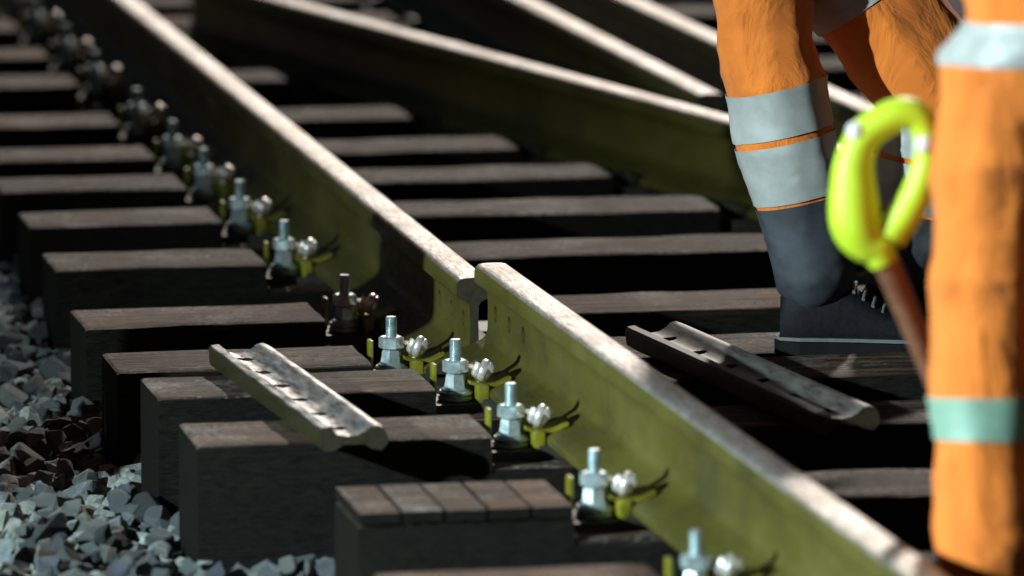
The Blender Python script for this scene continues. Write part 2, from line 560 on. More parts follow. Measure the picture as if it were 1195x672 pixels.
def make_chair():
    t = empty('rail_fastening', (0, 0, 0))
    bm = bmesh.new()
    lo_, hi_ = SEAT - 0.011, SEAT - 0.002                       # thin wings, thicker seat under the rail
    out = [(-0.205, 0), (-0.205, lo_), (-0.116, lo_), (-0.110, hi_), (0.110, hi_), (0.116, lo_), (0.205, lo_), (0.205, 0)]
    bm_loft(bm, [[Vector((x, y, z)) for x, z in out] for y in (-0.055, 0.075)])
    from_bm('base_plate', bm, DARKIRON, t, 40)  # dark iron carries the shade below the bolts in its colour
    for s in (-1, 1):
        bx = s * (0.155 if s < 0 else 0.135)
        fl = SEAT - 0.010                                    # bolts sit in a sunk pad
        for dx, h, w, nm in ((0.036, 0.066, 0.008, 'outer_lug'), (-0.036, 0.060, 0.017, 'inner_lug')):
            if s > 0: continue                              # the inner side is held by clip and jaw alone
            ear = bmesh.new()
            bm_box(ear, (bx + s * dx, 0.036 if dx > 0 else 0.024, fl + h / 2), (w, 0.030 if dx > 0 else 0.046, h), 0.0025)
            from_bm(nm, ear, PLATE, t, 40)
        jaw = bmesh.new()
        bm_box(jaw, (bx - s * 0.045, -0.032, fl + 0.014), (0.022, 0.040, 0.040), 0.005)
        from_bm('jaw', jaw, PLATE, t, 40)
        wsh = bmesh.new()
        bm_turn(wsh, [(0.018, 0), (0.032, 0.0), (0.0335, 0.002), (0.0335, 0.006), (0.031, 0.008), (0.026, 0.0085), (0.026, 0.0100), (0.0310, 0.0105), (0.0335, 0.0125), (0.0335, 0.016), (0.030, 0.019), (0.018, 0.019)], 24, (bx, 0, fl))
        bolt = bmesh.new()
        z0 = fl + 0.019
        bm_loft(bolt, [[v + Vector((bx, 0, 0)) for v in rr] for rr in (hexring(z0 + 0.004, 0.040, 0.9 * s), hexring(z0 + 0.030, 0.033, 0.9 * s), hexring(z0 + 0.033, 0.028, 0.9 * s))])
        prof = [(0.0285, z0), (0.0285, z0 + 0.002), (0.0215, z0 + 0.007), (0.0115, z0 + 0.0072)]
        zt = z0 + 0.060
        while zt < z0 + 0.094:
            prof += [(0.0115, zt), (0.0098, zt + 0.0016)]
            zt += 0.0032
        prof += [(0.0112, z0 + 0.0955), (0.0092, z0 + 0.0985)]
        bm_turn(bolt, prof, 14, (bx, 0, 0))
        bo = from_bm('bolt', bolt, ZINC, t, 35) if s < 0 else bolt.free()
        nut = bmesh.new()
        rot = 0.35 * s
        zn = z0 + 0.034
        bm_loft(nut, [[v + Vector((bx, 0, 0)) for v in rr] for rr in
                      (hexring(zn, 0.038, rot), hexring(zn + 0.002, 0.044, rot), hexring(zn + 0.022, 0.044, rot), hexring(zn + 0.0245, 0.037, rot))])
        if s < 0:
            from_bm('nut', nut, ZINC, bo, 30)
            from_bm('washer', wsh, ZINC, bo, 30)
        # spring clip: thick bar curled over and pressing on the rail foot
        cl = bmesh.new()
        pts = []
        ax = Vector((-s * 0.72, -0.35, -0.45)).normalized()
        e1 = ax.cross(Vector((0, 1, 0))).normalized(); e2 = ax.cross(e1)
        cc = Vector((bx - s * 0.052, -0.016, fl + 0.058))
        rings = []
        for i in range(49):
            f = i / 48
            a = f * 2 * math.pi * 2.0 + 1.2
            rd = e1 * math.cos(a) + e2 * math.sin(a)
            p = cc + ax * (-0.0105 + 0.0215 * f) + rd * 0.0165
            rings.append([p + ax * (0.0096 * math.cos(u)) + rd * (0.0055 * math.sin(u)) for u in [2 * math.pi * k / 10 for k in range(10)]])
        bm_loft(cl, rings)
        from_bm('spring_clip', cl, CLIP, t, 70)
        tg = bmesh.new()
        rings = []
        for i in range(9):
            f = i / 8
            xx = bx - s * (0.022 + 0.080 * f)
            zz = fl + 0.034 - 0.010 * math.sin(f * math.pi) + 0.006 * f
            rings.append([Vector((xx, -0.034, zz)), Vector((xx, 0.028, zz)), Vector((xx, 0.028, zz + 0.006)), Vector((xx, -0.034, zz + 0.006))])
        bm_loft(tg, rings)
        from_bm('clamp_tongue', tg, PLATE, t, 40)
    return t

proto = make_chair()
def make_low_chair():
    """flat plate with two dark jaws, as under the rails across the track"""
    t = empty('rail_chair', (0, 0, 0))
    bm = bmesh.new()
    bm_box(bm, (0, 0, SEAT / 2 - 0.001), (0.30, 0.15, SEAT - 0.002), 0.004)
    from_bm('base_plate', bm, DARKIRON, t, 40)
    for s in (-1, 1):
        jb = bmesh.new()
        bm_box(jb, (s * 0.113, 0, SEAT + 0.014), (0.028, 0.09, 0.030), 0.006)
        from_bm('jaw', jb, DARKIRON, t, 40)
    return t
low = make_low_chair()
low_used = False
first_used = False
cnt = {'r2': 0, 'r3': 0, 'r4': 0}
tot2 = sum(1 for c in chair_spots if c[0] == 'r2')
for k, p, z, ln in chair_spots:
    if isinstance(k, int):
        o = proto if not first_used else copy_tree(proto)
        first_used = True
    else:
        o = low if not low_used else copy_tree(low)
        low_used = True
    d = ln[1] - ln[0]
    if d.y < 0: d = -d
    o.location = (p.x, p.y, z - NOTCH)
    o.rotation_euler = (0, 0, math.atan2(-d.x, d.y) + random.uniform(-0.03, 0.03))
    if isinstance(k, int):
        if k <= 3: lab = '%s bolted fastening from the open joint along the higher rail' % ORD[4 - k]
        elif k == 4: lab = 'bolted fastening holding the rail whose cut end shows at the joint'
        else: lab = '%s bolted fastening from the open joint towards the crossing rails' % ORD[k - 4]
        tag(o, lab, 'rail fastening', 'bolted fastenings along the jointed rail')
    else:
        nm = {'r2': 'slanting crossing rail', 'r3': 'rail that ends at the crossing', 'r4': 'outermost rail'}[k]
        lab = {'r2': '%s dark chair under the slanting crossing rail, counted from its far tip',
               'r3': '%s dark chair under the rail that ends at the crossing, counted from that end',
               'r4': '%s dark chair under the outermost rail, counted from its end at the crossing'}[k]
        cnt[k] += 1
        num = cnt[k] if k != 'r2' else tot2 + 1 - cnt[k]
        tag(o, lab % ORD[num], 'rail chair', 'chairs under the %s' % nm)

# ------------------------------------------------------------------ loose fishplates
FPROF = [(-0.048, 0.000), (-0.063, 0.010), (-0.0655, 0.040), (-0.060, 0.0465), (-0.045, 0.0480), (-0.040, 0.0440), (-0.032, 0.0330), (-0.012, 0.0290), (0.006, 0.0300),
         (0.022, 0.0370), (0.032, 0.0450), (0.045, 0.0470), (0.056, 0.0420), (0.064, 0.0280), (0.0655, 0.0140), (0.052, 0.000), (0.034, 0.004), (0.020, 0.013), (-0.020, 0.013), (-0.036, 0.004)]
def fishplate(near_px, far_px, z, mats, label, roll, seed):
    p, q = P(*near_px, z + 0.03), P(*far_px, z + 0.03)
    d = q - p; L = d.length
    bm = bmesh.new()
    n = 44
    rings = []
    for i in range(n + 1):
        y = L * i / n
        e = 0.004 if i in (0, n) else 0
        rings.append([Vector((x * (1 - e * 6), y + 0.002 * noise.noise(Vector((x * 40, i, seed))), zz * (1 - e * 3) + e * 0.1 + 0.0003 * noise.noise(Vector((x * 45, y * 22, seed))))) for x, zz in FPROF])
    bm_loft(bm, rings)
    o = from_bm('fishplate', bm, mats)
    cb = bmesh.new()
    for i in range(6):
        hy = L * (0.085 + 0.166 * i)
        bmesh.ops.create_cone(cb, cap_ends=True, segments=18, radius1=0.019, radius2=0.019, depth=0.2, matrix=Matrix.Translation((-0.008, hy, 0.03)))
    cut = from_bm('cut', cb, mats)
    md = o.modifiers.new('b', 'BOOLEAN'); md.object = cut; md.operation = 'DIFFERENCE'; md.solver = 'EXACT'
    me = evaluated_mesh(o); o.modifiers.clear(); o.data = me
    bpy.data.objects.remove(cut)
    for f in o.data.polygons: f.use_smooth = True
    o.data.set_sharp_from_angle(angle=R(34))
    o.data.materials.append(END_SHADE)  # bar ends are coloured dark in place of shade
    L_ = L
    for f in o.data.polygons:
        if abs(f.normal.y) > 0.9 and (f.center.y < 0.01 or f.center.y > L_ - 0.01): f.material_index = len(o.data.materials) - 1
    o.location = (p.x, p.y, z)
    o.rotation_euler = (0, roll, math.atan2(-d.x, d.y))
    tag(o, label, 'fishplate', 'loose fishplates lying on the sleepers')
    return o

def mat_fish(name, side, top, lo, rough, metal):
    """bare steel on the rubbed faces, olive coat on the flank"""
    m = M(name)
    sep = m.n('ShaderNodeSeparateXYZ'); m.l(m.tc.outputs['Object'], sep.inputs[0])
    nz = m.noise(m.mapping((1, 0.2, 1), rnd=False), 70.0, 6, 0.6)
    z = m.math('ADD', sep.outputs['Z'], m.math('MULTIPLY', m.math('SUBTRACT', nz, 0.5), 0.006))
    flank = m.math('MULTIPLY', m.math('LESS_THAN', sep.outputs['X'], -0.0595), m.math('LESS_THAN', z, 0.0445))
    st = m.ramp(nz, [(0.30, lo), (0.48, tuple(a * 0.45 + b * 0.55 for a, b in zip(lo, top))), (0.70, top)])
    m.set(Base_Color=m.mix(flank, st, side), Metallic=m.math('MULTIPLY', m.math('SUBTRACT', 1.0, flank), metal),
          Roughness=m.ramp(nz, [(0.3, rough - 0.08), (0.7, rough + 0.12)]), Normal=m.bump(nz, 0.3, 0.0012))
    return m.m
F1 = mat_fish('worn_fishplate', (0.024, 0.023, 0.008), (0.50, 0.485, 0.47), (0.10, 0.095, 0.09), 0.34, 0.75)
F2 = mat_fish('shade_dark_fishplate', (0.02, 0.018, 0.013), (0.15, 0.138, 0.125), (0.020, 0.017, 0.015), 0.50, 0.3)  # darker copy of the fishplate steel, with the workers' shadow in its colours
fishplate((413, 508), (281, 411), A_Z + 0.002, F1, 'shiny worn fishplate with bolt holes lying outside the rail on the sleeper ends', 0.0, 3)
fishplate((990, 487), (766, 387), A_Z + 0.002, F2, 'shade-darkened fishplate lying between the rails beside the walking worker', R(-3), 8)

# ------------------------------------------------------------------ ballast stones
def stone_mesh(i):
    bm = bmesh.new()
    rr = random.Random(100 + i)
    for k in range(13):
        v = Vector((rr.gauss(0, 1), rr.gauss(0, 1), rr.gauss(0, 1))).normalized() * rr.uniform(0.78, 1.08)
        bm.verts.new((v.x * 1.15, v.y * rr.uniform(0.75, 1.0), v.z * 0.88))
    r = bmesh.ops.convex_hull(bm, input=bm.verts[:])
    bmesh.ops.delete(bm, geom=list({g for g in r['geom_interior'] + r['geom_unused'] if isinstance(g, bmesh.types.BMVert)}), context='VERTS')
    bmesh.ops.bevel(bm, geom=bm.edges[:], offset=0.09, segments=1, affect='EDGES', profile=0.5, clamp_overlap=True)
    bmesh.ops.triangulate(bm, faces=[f for f in bm.faces if len(f.verts) > 4])
    bmesh.ops.recalc_face_normals(bm, faces=bm.faces[:])
    me = bpy.data.meshes.new('ballast_stone')
    bm.to_mesh(me); bm.free()
    me.materials.append(STONE)
    return me
SM = [stone_mesh(i) for i in range(14)]

bed_loc = Vector((0, 12, -0.20))
bm = bmesh.new()
sheet = bmesh.ops.create_grid(bm, x_segments=60, y_segments=90, size=0.5)['verts']
for v in sheet:
    v.co.x *= 6.0; v.co.y *= 16.0
    v.co.z = 0.018 * noise.noise(Vector((v.co.x * 1.6, v.co.y * 1.6, 3)))
bed = from_bm('ballast_bed', bm, GROUND, None, 80)
bed.location = bed_loc
bed.rotation_euler = (0, 0, ANG)
tag(bed, 'bed of grey crushed stone ballast around the sleepers', 'ballast', kind='structure')

sleeper_rows = [((Vector((q.x, q.y))).dot(RD)) for q, own, z, k in ROWS]
left_of = {k: (Vector((q.x, q.y)) if own else Vector((q.x, q.y)) + SD * (cross(RB, Vector((q.x, q.y)))[0] - 0.63)).dot(SD) for q, own, z, k in ROWS}
row_info = [(Vector((q.x, q.y)).dot(RD), left_of[k]) for q, own, z, k in ROWS]
stones = []
rs = random.Random(5)
def in_sleeper(sx, ry, m=0.012):
    for r0, lf in row_info:
        if r0 - m < ry < r0 + SW + m and sx > lf - m:
            return True
    return False
def view_px(p):
    c, s = math.cos(PITCH), math.sin(PITCH)
    v = Vector(p) - Vector((0, 0, CAM_H))
    dz = v.y * c - v.z * s
    up = v.y * s + v.z * c
    return W / 2 + F * v.x / dz, H_PX / 2 - F * up / dz
# work in track coordinates: along SD (s) and RD (r)
edge = row_info[2][1]
for layer, (dens, zoff, rmin, rmax) in enumerate(((300, -0.018, 0.028, 0.044), (260, 0.002, 0.020, 0.044), (170, 0.024, 0.015, 0.040))):
    for (s0, s1, q0, q1, mul) in ((edge - 1.0, edge + 0.42, 9.2, 15.2, 1.0), (edge - 2.4, edge - 1.0, 8.4, 17.0, 0.55), (edge - 0.7, edge + 0.3, 15.2, 22.0, 0.5), (edge + 0.42, edge + 3.6, 8.4, 17.0, 0.42), (edge - 1.0, edge + 0.6, 7.4, 9.2, 0.55)):
        nn = int((s1 - s0) * (q1 - q0) * dens * mul)
        for i in range(nn):
            s, r = rs.uniform(s0, s1), rs.uniform(q0, q1)
            if in_sleeper(s, r): continue
            p2 = SD * s + RD * r
            slope = max(0.0, (edge - 0.30) - s) * -0.10
            crib = -0.03 if s > edge + 0.35 else 0.0
            z = -0.192 + zoff + slope + crib + 0.022 * noise.noise(Vector((s * 2.2, r * 2.2, 1))) + rs.uniform(-0.008, 0.008)
            rad = rs.uniform(rmin, rmax) * rs.choice((0.75, 1.0, 1.0, 1.15))
            stones.append((p2.x, p2.y, z, rad, rs.randrange(len(SM)), (rs.uniform(-0.6, 0.6), rs.uniform(-0.6, 0.6), rs.uniform(0, 6.28))))
def score(st):
    u, v = view_px(st[:3])
    return 10 < u < 400 and 290 < v < 690
cand = [s for s in stones if score(s) and s[2] > -0.190]
cand.sort(key=lambda s: -(s[3] / s[1]) - (s[2] + 0.2) * 0.02)
big = set(id(s) for s in cand[:300])
inv = (Matrix.Translation(bed_loc) @ Matrix.Rotation(ANG, 4, 'Z')).inverted()
from mathutils import Euler
for s in cand[:300]:
    o = bpy.data.objects.new('ballast_stone', SM[s[4]])
    COL.objects.link(o)
    o.parent = bed
    wm = Matrix.Translation(s[:3]) @ Euler(s[5]).to_matrix().to_4x4() @ Matrix.Scale(s[3], 4)
    o.matrix_basis = inv @ wm
arr = []
for me in SM:
    v = np.empty(len(me.vertices) * 3); me.vertices.foreach_get('co', v)
    arr.append((v.reshape(-1, 3), [list(p.vertices) for p in me.polygons]))
V, FC, base = [], [], 0
for s in stones:
    if id(s) in big: continue
    v, f = arr[s[4]]
    mt = np.array(inv @ Matrix.Translation(s[:3]) @ Euler(s[5]).to_matrix().to_4x4() @ Matrix.Scale(s[3], 4))
    V.append(v @ mt[:3, :3].T + mt[:3, 3])
    FC += [[base + i for i in q] for q in f]
    base += len(v)
me = bpy.data.meshes.new('loose_ballast')
me.from_pydata(np.vstack(V).tolist(), [], FC)
o = link('loose_ballast', me, STONE, bed)
tag(o, kind='stuff')

# ------------------------------------------------------------------ people
def make_body(name, J, E, rad, voxel, fold):
    """one continuous skin grown over the skeleton J (joints) and E (bones)"""
    bm = bmesh.new()
    def two(r): return (r, r) if isinstance(r, float) else r
    for a, b in E:
        pa, pb = Vector(J[a]), Vector(J[b])
        (wa, da), (wb, db) = two(rad[a]), two(rad[b])
        n = max(2, int((pb - pa).length / 0.03))
        for i in range(n + 1):
            t = i / n
            w, d = wa + (wb - wa) * t, da + (db - da) * t
            sph = bmesh.ops.create_icosphere(bm, subdivisions=2, radius=1.0)['verts']
            bmesh.ops.scale(bm, vec=(d, w, max(min(w, d), 0.006)), verts=sph)
            bmesh.ops.translate(bm, vec=pa.lerp(pb, t), verts=sph)
    me = bpy.data.meshes.new(name)
    bm.to_mesh(me); bm.free()
    o = bpy.data.objects.new(name, me)
    COL.objects.link(o)
    rm = o.modifiers.new('rem', 'REMESH'); rm.mode = 'VOXEL'; rm.voxel_size = voxel
    sm = o.modifiers.new('smooth', 'SMOOTH'); sm.iterations = 7; sm.factor = 0.5
    new = evaluated_mesh(o)
    bpy.data.objects.remove(o)
    # cloth folds
    bm = bmesh.new(); bm.from_mesh(new)
    bm.normal_update()
    bones = [(Vector(J[a]), Vector(J[b]), a, b) for a, b in E]
    def near(p):
        best = None
        for a, b, na, nb in bones:
            ab = b - a
            t = max(0, min(1, (p - a).dot(ab) / max(ab.length_squared, 1e-9)))
            dd = (p - (a + ab * t)).length
            if best is None or dd < best[0]: best = (dd, t, na, nb)
        return best
    info = [near(v.co) for v in bm.verts]
    for v, inf in zip(bm.verts, info):
        nm = inf[2] + inf[3]
        if any(k in nm for k in ('head', 'neck', 'palm', 'fin', 'thumb')): continue
        p = v.co
        q = Vector((p.x * 3.2 + 0.8 * p.z, p.y * 3.2 - 1.6 * p.z, p.z * 4.6))
        q += 0.55 * noise.noise_vector(q * 0.6)
        n1 = noise.noise(q)
        n2 = noise.noise(q * 2.1 + Vector((7, 3, 1)))
        v.co += v.normal * fold * (0.8 - 2.2 * abs(n1) ** 0.7 + 0.9 * (1 - 2 * abs(n2)))
    me2 = bpy.data.meshes.new(name)
    bm.to_mesh(me2); bm.free()
    bpy.data.meshes.remove(new)
    for m in (ORANGE, SKIN, GLOVE): me2.materials.append(m)
    for p in me2.polygons:
        p.use_smooth = True
        inf = info[p.vertices[0]]
        nm = inf[2] + inf[3]
        if 'palm' in nm or 'fin' in nm or 'thumb' in nm: p.material_index = 2
        elif 'head' in nm or 'neck' in nm: p.material_index = 1
        else: p.material_index = 0
    return me2

def band(body_me, a, b, t0, t1, radius, mat, parent, name='reflective_band', lift=0.004):
    """tape sewn round the limb a->b between fractions t0 and t1"""
    a, b = Vector(a), Vector(b)
    d = (b - a).normalized()
    bm = bmesh.new(); bm.from_mesh(body_me)
    for f in bm.faces: f.material_index = 0
    p0, p1 = a.lerp(b, t0), a.lerp(b, t1)
    bmesh.ops.bisect_plane(bm, geom=bm.verts[:] + bm.edges[:] + bm.faces[:], plane_co=p0, plane_no=-d, clear_outer=True)
    bmesh.ops.bisect_plane(bm, geom=bm.verts[:] + bm.edges[:] + bm.faces[:], plane_co=p1, plane_no=d, clear_outer=True)
    kill = []
    for f in bm.faces:
        c = f.calc_center_median()
        ax = a + d * (c - a).dot(d)
        if (c - ax).length > radius: kill.append(f)
    bmesh.ops.delete(bm, geom=kill, context='FACES')
    bm.normal_update()
    inner = bm.faces[:]
    ret = bmesh.ops.duplicate(bm, geom=inner)
    for v in bm.verts: pass
    bmesh.ops.delete(bm, geom=[g for g in ret['geom'] if isinstance(g, bmesh.types.BMFace)], context='FACES')
    for v in bm.verts: v.co += v.normal * lift
    me = bpy.data.meshes.new(name); bm.to_mesh(me); bm.free()
    me.materials.append(mat)
    for p in me.polygons: p.use_smooth = True
    o = bpy.data.objects.new(name, me); COL.objects.link(o)
    o.parent = parent
    return o

def make_boot(ankle, heading, pitch, parent):
    """boot local: toe +x, ankle at origin height 0.10"""
    bm = bmesh.new()
    secs = [(-0.085, 0.030, 0.012, 0.100), (-0.075, 0.036, 0.010, 0.125), (-0.045, 0.040, 0.008, 0.150), (0.0, 0.042, 0.008, 0.150), (0.045, 0.043, 0.008, 0.120),
            (0.085, 0.046, 0.008, 0.090), (0.130, 0.050, 0.008, 0.074), (0.175, 0.048, 0.008, 0.066), (0.200, 0.036, 0.010, 0.054), (0.212, 0.018, 0.016, 0.040)]
    rings = []
    for x, w, z0, z1 in secs:
        rr = []
        for k in range(16):
            a = 2 * math.pi * k / 16
            ca, sa = math.cos(a), math.sin(a)
            yy = w * (abs(ca) ** 0.7) * (1 if ca > 0 else -1)
            zz = (z0 + z1) / 2 + (z1 - z0) / 2 * (abs(sa) ** 0.7) * (1 if sa > 0 else -1)
            rr.append(Vector((x, yy * (0.9 if sa > 0.5 else 1.0), zz)))
        rings.append(rr)
    bm_loft(bm, rings)
    bm_turn(bm, [(0.052, 0.10), (0.050, 0.15), (0.049, 0.20), (0.050, 0.235), (0.044, 0.238)], 18, (-0.025, 0, 0))
    up = from_bm('boot', bm, LEATHER, parent, 50)
    sb = bmesh.new()
    out = [(-0.095, 0.0), (-0.085, 0.028), (-0.05, 0.040), (0.0, 0.040), (0.06, 0.044), (0.13, 0.053), (0.18, 0.050), (0.21, 0.034), (0.222, 0.0)]
    loop = out + [(x, -y) for x, y in reversed(out[1:-1])]
    bm_loft(sb, [[Vector((x, y, z)) for x, y in loop] for z in (0.0, 0.024)])
    for i in range(9):
        bm_box(sb, (-0.07 + 0.031 * i, 0, -0.004), (0.017, 0.066, 0.009), 0.0)
    so = from_bm('sole', sb, RUBBER, up)
    for i in range(5):
        xx, zz = 0.100 - 0.017 * i, 0.086 + 0.0125 * i
        lb = bmesh.new()
        bm_tube(lb, [(xx - 0.004, -0.032, zz - 0.010), (xx, -0.014, zz + 0.001), (xx, 0.014, zz + 0.001), (xx - 0.004, 0.032, zz - 0.010)], 0.0035, 8)
        from_bm('lace', lb, GLOVE, up, 60)
    cb = bmesh.new()
    bm_loft(cb, [[Vector((x + dx, y * sc, z)) for x, y in loop] for dx, sc, z in ((0.0, 1.03, 0.026), (0.0, 1.03, 0.032))])
    from_bm('welt', cb, GLOVE, up)
    up.matrix_basis = Matrix.Translation(ankle) @ Matrix.Rotation(heading, 4, 'Z') @ Matrix.Rotation(pitch, 4, 'Y') @ Matrix.Translation((0.028, 0, 0)) @ Matrix.Scale(1.12, 4)
    return up

def add_hand(J, E, rad, side, palm_root, d, n):
    """palm and five fingers; d: finger direction, n: palm-out direction"""
    d = Vector(d).normalized(); n = Vector(n).normalized(); w = d.cross(n)
    base = Vector(palm_root)
    J['palm' + side] = tuple(base + d * 0.05); rad['palm' + side] = (0.036, 0.017)
    E.append(('wrist' + side, 'palm' + side))
    for k, (off, ln) in enumerate(((0.030, 0.060), (0.011, 0.070), (-0.010, 0.066), (-0.030, 0.050))):
        a, b, c = 'fin%s%da' % (side, k), 'fin%s%db' % (side, k), 'fin%s%dc' % (side, k)
        r = base + d * 0.088 + w * off
        J[a] = tuple(r); J[b] = tuple(r + d * ln * 0.55 + n * 0.012); J[c] = tuple(r + d * ln * 0.85 + n * 0.040)
        rad[a], rad[b], rad[c] = 0.0105, 0.0098, 0.0085
        E += [('palm' + side, a), (a, b), (b, c)]
    a, b = 'thumb%sa' % side, 'thumb%sb' % side
    J[a] = tuple(base + d * 0.04 + w * 0.045 + n * 0.01); J[b] = tuple(base + d * 0.085 + w * 0.058 + n * 0.026)
    rad[a], rad[b] = 0.0125, 0.0100
    E += [('palm' + side, a), (a, b)]

def person(loc, rz, J, rad, legs, helmet_mat, label, voxel=0.0090, fold=0.0075):
    """J in the person's own frame: +x is where the person faces"""
    E = [('pelvis', 'waist'), ('waist', 'chest'), ('chest', 'neck'), ('neck', 'head'), ('head', 'headtop'),
         ('pelvis', 'hipL'), ('hipL', 'kneeL'), ('kneeL', 'shinL'), ('shinL', 'ankleL'),
         ('pelvis', 'hipR'), ('hipR', 'kneeR'), ('kneeR', 'shinR'), ('shinR', 'ankleR'),
         ('chest', 'shoulderL'), ('shoulderL', 'elbowL'), ('elbowL', 'wristL'),
         ('chest', 'shoulderR'), ('shoulderR', 'elbowR'), ('elbowR', 'wristR')]
    J = dict(J); rad = dict(rad)
    for s in 'LR':
        k, a = Vector(J['knee' + s]), Vector(J['ankle' + s])
        J['shin' + s] = tuple(k.lerp(a, 0.42)); rad['shin' + s] = rad.get('shin' + s, 0.086)
    for s in 'LR':
        w, e = Vector(J['wrist' + s]), Vector(J['elbow' + s])
        add_hand(J, E, rad, s, w, w - e, (0, 0, -1) if abs((w - e).normalized().z) < 0.8 else (1, 0, 0))
    t = empty('person', loc, rz)
    me = make_body('body', J, E, rad, voxel, fold)
    b = bpy.data.objects.new('body', me); COL.objects.link(b); b.parent = t
    for s in 'LR':
        h, p = legs[s][:2]
        ak = Vector(J['ankle' + s]); ak.z = max(0.0, legs[s][2] if len(legs[s]) > 2 else 0.0)
        make_boot(ak, h, p, t)
    # helmet, face
    hd, ht = Vector(J['head']), Vector(J['headtop'])
    hb = bmesh.new()
    bm_turn(hb, [(0.128, 0.0), (0.126, 0.012), (0.118, 0.016), (0.118, 0.05), (0.106, 0.09), (0.075, 0.122), (0.03, 0.136), (0.001, 0.138)], 28)
    bm_box(hb, (0.125, 0, 0.006), (0.09, 0.15, 0.012), 0.005)
    ho = from_bm('helmet', hb, helmet_mat, t, 45)
    ho.location = hd + Vector((0.005, 0, 0.035)); 
    for sgn in (-1, 1):
        eb = bmesh.new(); bmesh.ops.create_uvsphere(eb, u_segments=12, v_segments=8, radius=0.012)
        eo = from_bm('eye', eb, WHITEP, t, 60); eo.location = hd + Vector((0.092, sgn * 0.032, 0.006))
        ab = bmesh.new(); bmesh.ops.create_uvsphere(ab, u_segments=10, v_segments=8, radius=0.03)
        bmesh.ops.scale(ab, vec=(0.7, 0.35, 1.1), verts=ab.verts[:])
        ao = from_bm('ear', ab, SKIN, t, 60); ao.location = hd + Vector((-0.005, sgn * 0.092, -0.01))
    nb = bmesh.new(); bm_loft(nb, [[Vector((0, -0.008, 0.02)), Vector((0, 0.008, 0.02)), Vector((0.004, 0, 0.022))], [Vector((0, -0.018, -0.03)), Vector((0, 0.018, -0.03)), Vector((0.032, 0, -0.024))]])
    no = from_bm('nose', nb, SKIN, t, 80); no.location = hd + Vector((0.094, 0, -0.006))
    mb = bmesh.new(); bm_box(mb, (0, 0, 0), (0.012, 0.05, 0.012), 0.004)
    mo = from_bm('mouth', mb, simple('lips', (0.38, 0.16, 0.13), 0.5), t, 60); mo.location = hd + Vector((0.090, 0, -0.058))
    tag(t, label, 'person')
    return t, me, J

RAD = {'pelvis': (0.165, 0.120), 'waist': (0.170, 0.125), 'chest': (0.185, 0.130), 'neck': 0.062, 'head': (0.088, 0.100), 'headtop': (0.070, 0.080),
       'hipL': 0.108, 'hipR': 0.108, 'kneeL': 0.090, 'kneeR': 0.090, 'shinL': 0.086, 'shinR': 0.086, 'ankleL': 0.078, 'ankleR': 0.078,
       'shoulderL': 0.085, 'shoulderR': 0.085, 'elbowL': 0.066, 'elbowR': 0.066, 'wristL': 0.046, 'wristR': 0.046}

# --- the standing worker beside the shovel (seen from behind; faces along +y in the world)
S0 = [r for r in ROWS if r[3] == -1][0][0]
feetL = PY(1150, 672, 9.82)
wx, wy, wz = feetL.x, 9.82, A_Z + 0.008
# own frame: +x = facing (world +y), +y = left (world -x)
J1 = {'pelvis': (0.0, -0.118, 0.93), 'waist': (0.0, -0.11, 1.12), 'chest': (0.01, -0.10, 1.36), 'neck': (0.02, -0.10, 1.53), 'head': (0.05, -0.10, 1.66), 'headtop': (0.05, -0.10, 1.74),
      'hipL': (0.0, -0.022, 0.84), 'kneeL': (0.03, -0.002, 0.50), 'ankleL': (-0.02, -0.005, 0.085),
      'hipR': (0.0, -0.205, 0.84), 'kneeR': (0.06, -0.22, 0.50), 'ankleR': (0.02, -0.23, 0.085),
      'shoulderL': (0.0, 0.10, 1.43), 'elbowL': (0.05, 0.16, 1.18), 'wristL': (0.29, 0.08, 1.24),
      'shoulderR': (0.0, -0.30, 1.43), 'elbowR': (0.05, -0.36, 1.18), 'wristR': (0.29, -0.27, 1.26)}
R1 = dict(RAD); R1.update({'pelvis': (0.155, 0.125), 'ankleL': 0.080, 'ankleR': 0.080})
w1, me1, J1f = person((wx, wy, wz), math.pi / 2, J1, R1, {'L': (0.12, 0.0), 'R': (-0.15, 0.0)}, WHITEP,
                      'person in orange high-visibility workwear standing beside the upright lime-handled shovel')
band(me1, J1['pelvis'], J1['chest'], -0.10, 0.05, 0.40, TAPE, w1)
band(me1, J1['kneeL'], J1['ankleL'], 0.34, 0.50, 0.14, GREENTAPE, w1)
band(me1, J1['kneeR'], J1['ankleR'], 0.34, 0.50, 0.14, GREENTAPE, w1)

w3 = copy_tree(w1)
w3.location = (-1.66, 11.72, -0.16)
w3.rotation_euler = (0, 0, R(75))
w3['label'] = 'person in orange workwear standing on the ballast outside the track, away from the shovel'

# --- the walking worker between the rails (faces right)
WD = 12.62
def wpt(px, py, y):      # pixel to point relative to the walker's base
    q = PY(px, py, y)
    return q
base2 = PY(955, 415, WD); base2.z = 0.0
def rel(px, py, dy=0.0):
    q = PY(px, py, WD + dy)
    return (q.x - base2.x, q.y - base2.y, q.z - 0.0)
aL = rel(950, 356); aL = (aL[0], aL[1], 0.165)
J2 = {'pelvis': rel(900, -148, 0.09), 'waist': rel(905, -260, 0.09), 'chest': rel(930, -395, 0.09), 'neck': rel(965, -490, 0.09), 'head': rel(1000, -560, 0.09), 'headtop': rel(1004, -608, 0.09),
      'hipR': rel(884, -110, 0.0), 'kneeR': rel(895, 62, 0.0), 'ankleR': aL,
      'hipL': rel(940, -105, 0.19), 'kneeL': rel(1094, 112, 0.17), 'ankleL': rel(1050, 318, 0.16),
      'shoulderR': rel(915, -425, -0.11), 'elbowR': rel(890, -285, -0.16), 'wristR': rel(990, -200, -0.14),
      'shoulderL': rel(935, -425, 0.29), 'elbowL': rel(925, -285, 0.33), 'wristL': rel(1040, -210, 0.30)}
R2r = dict(RAD)
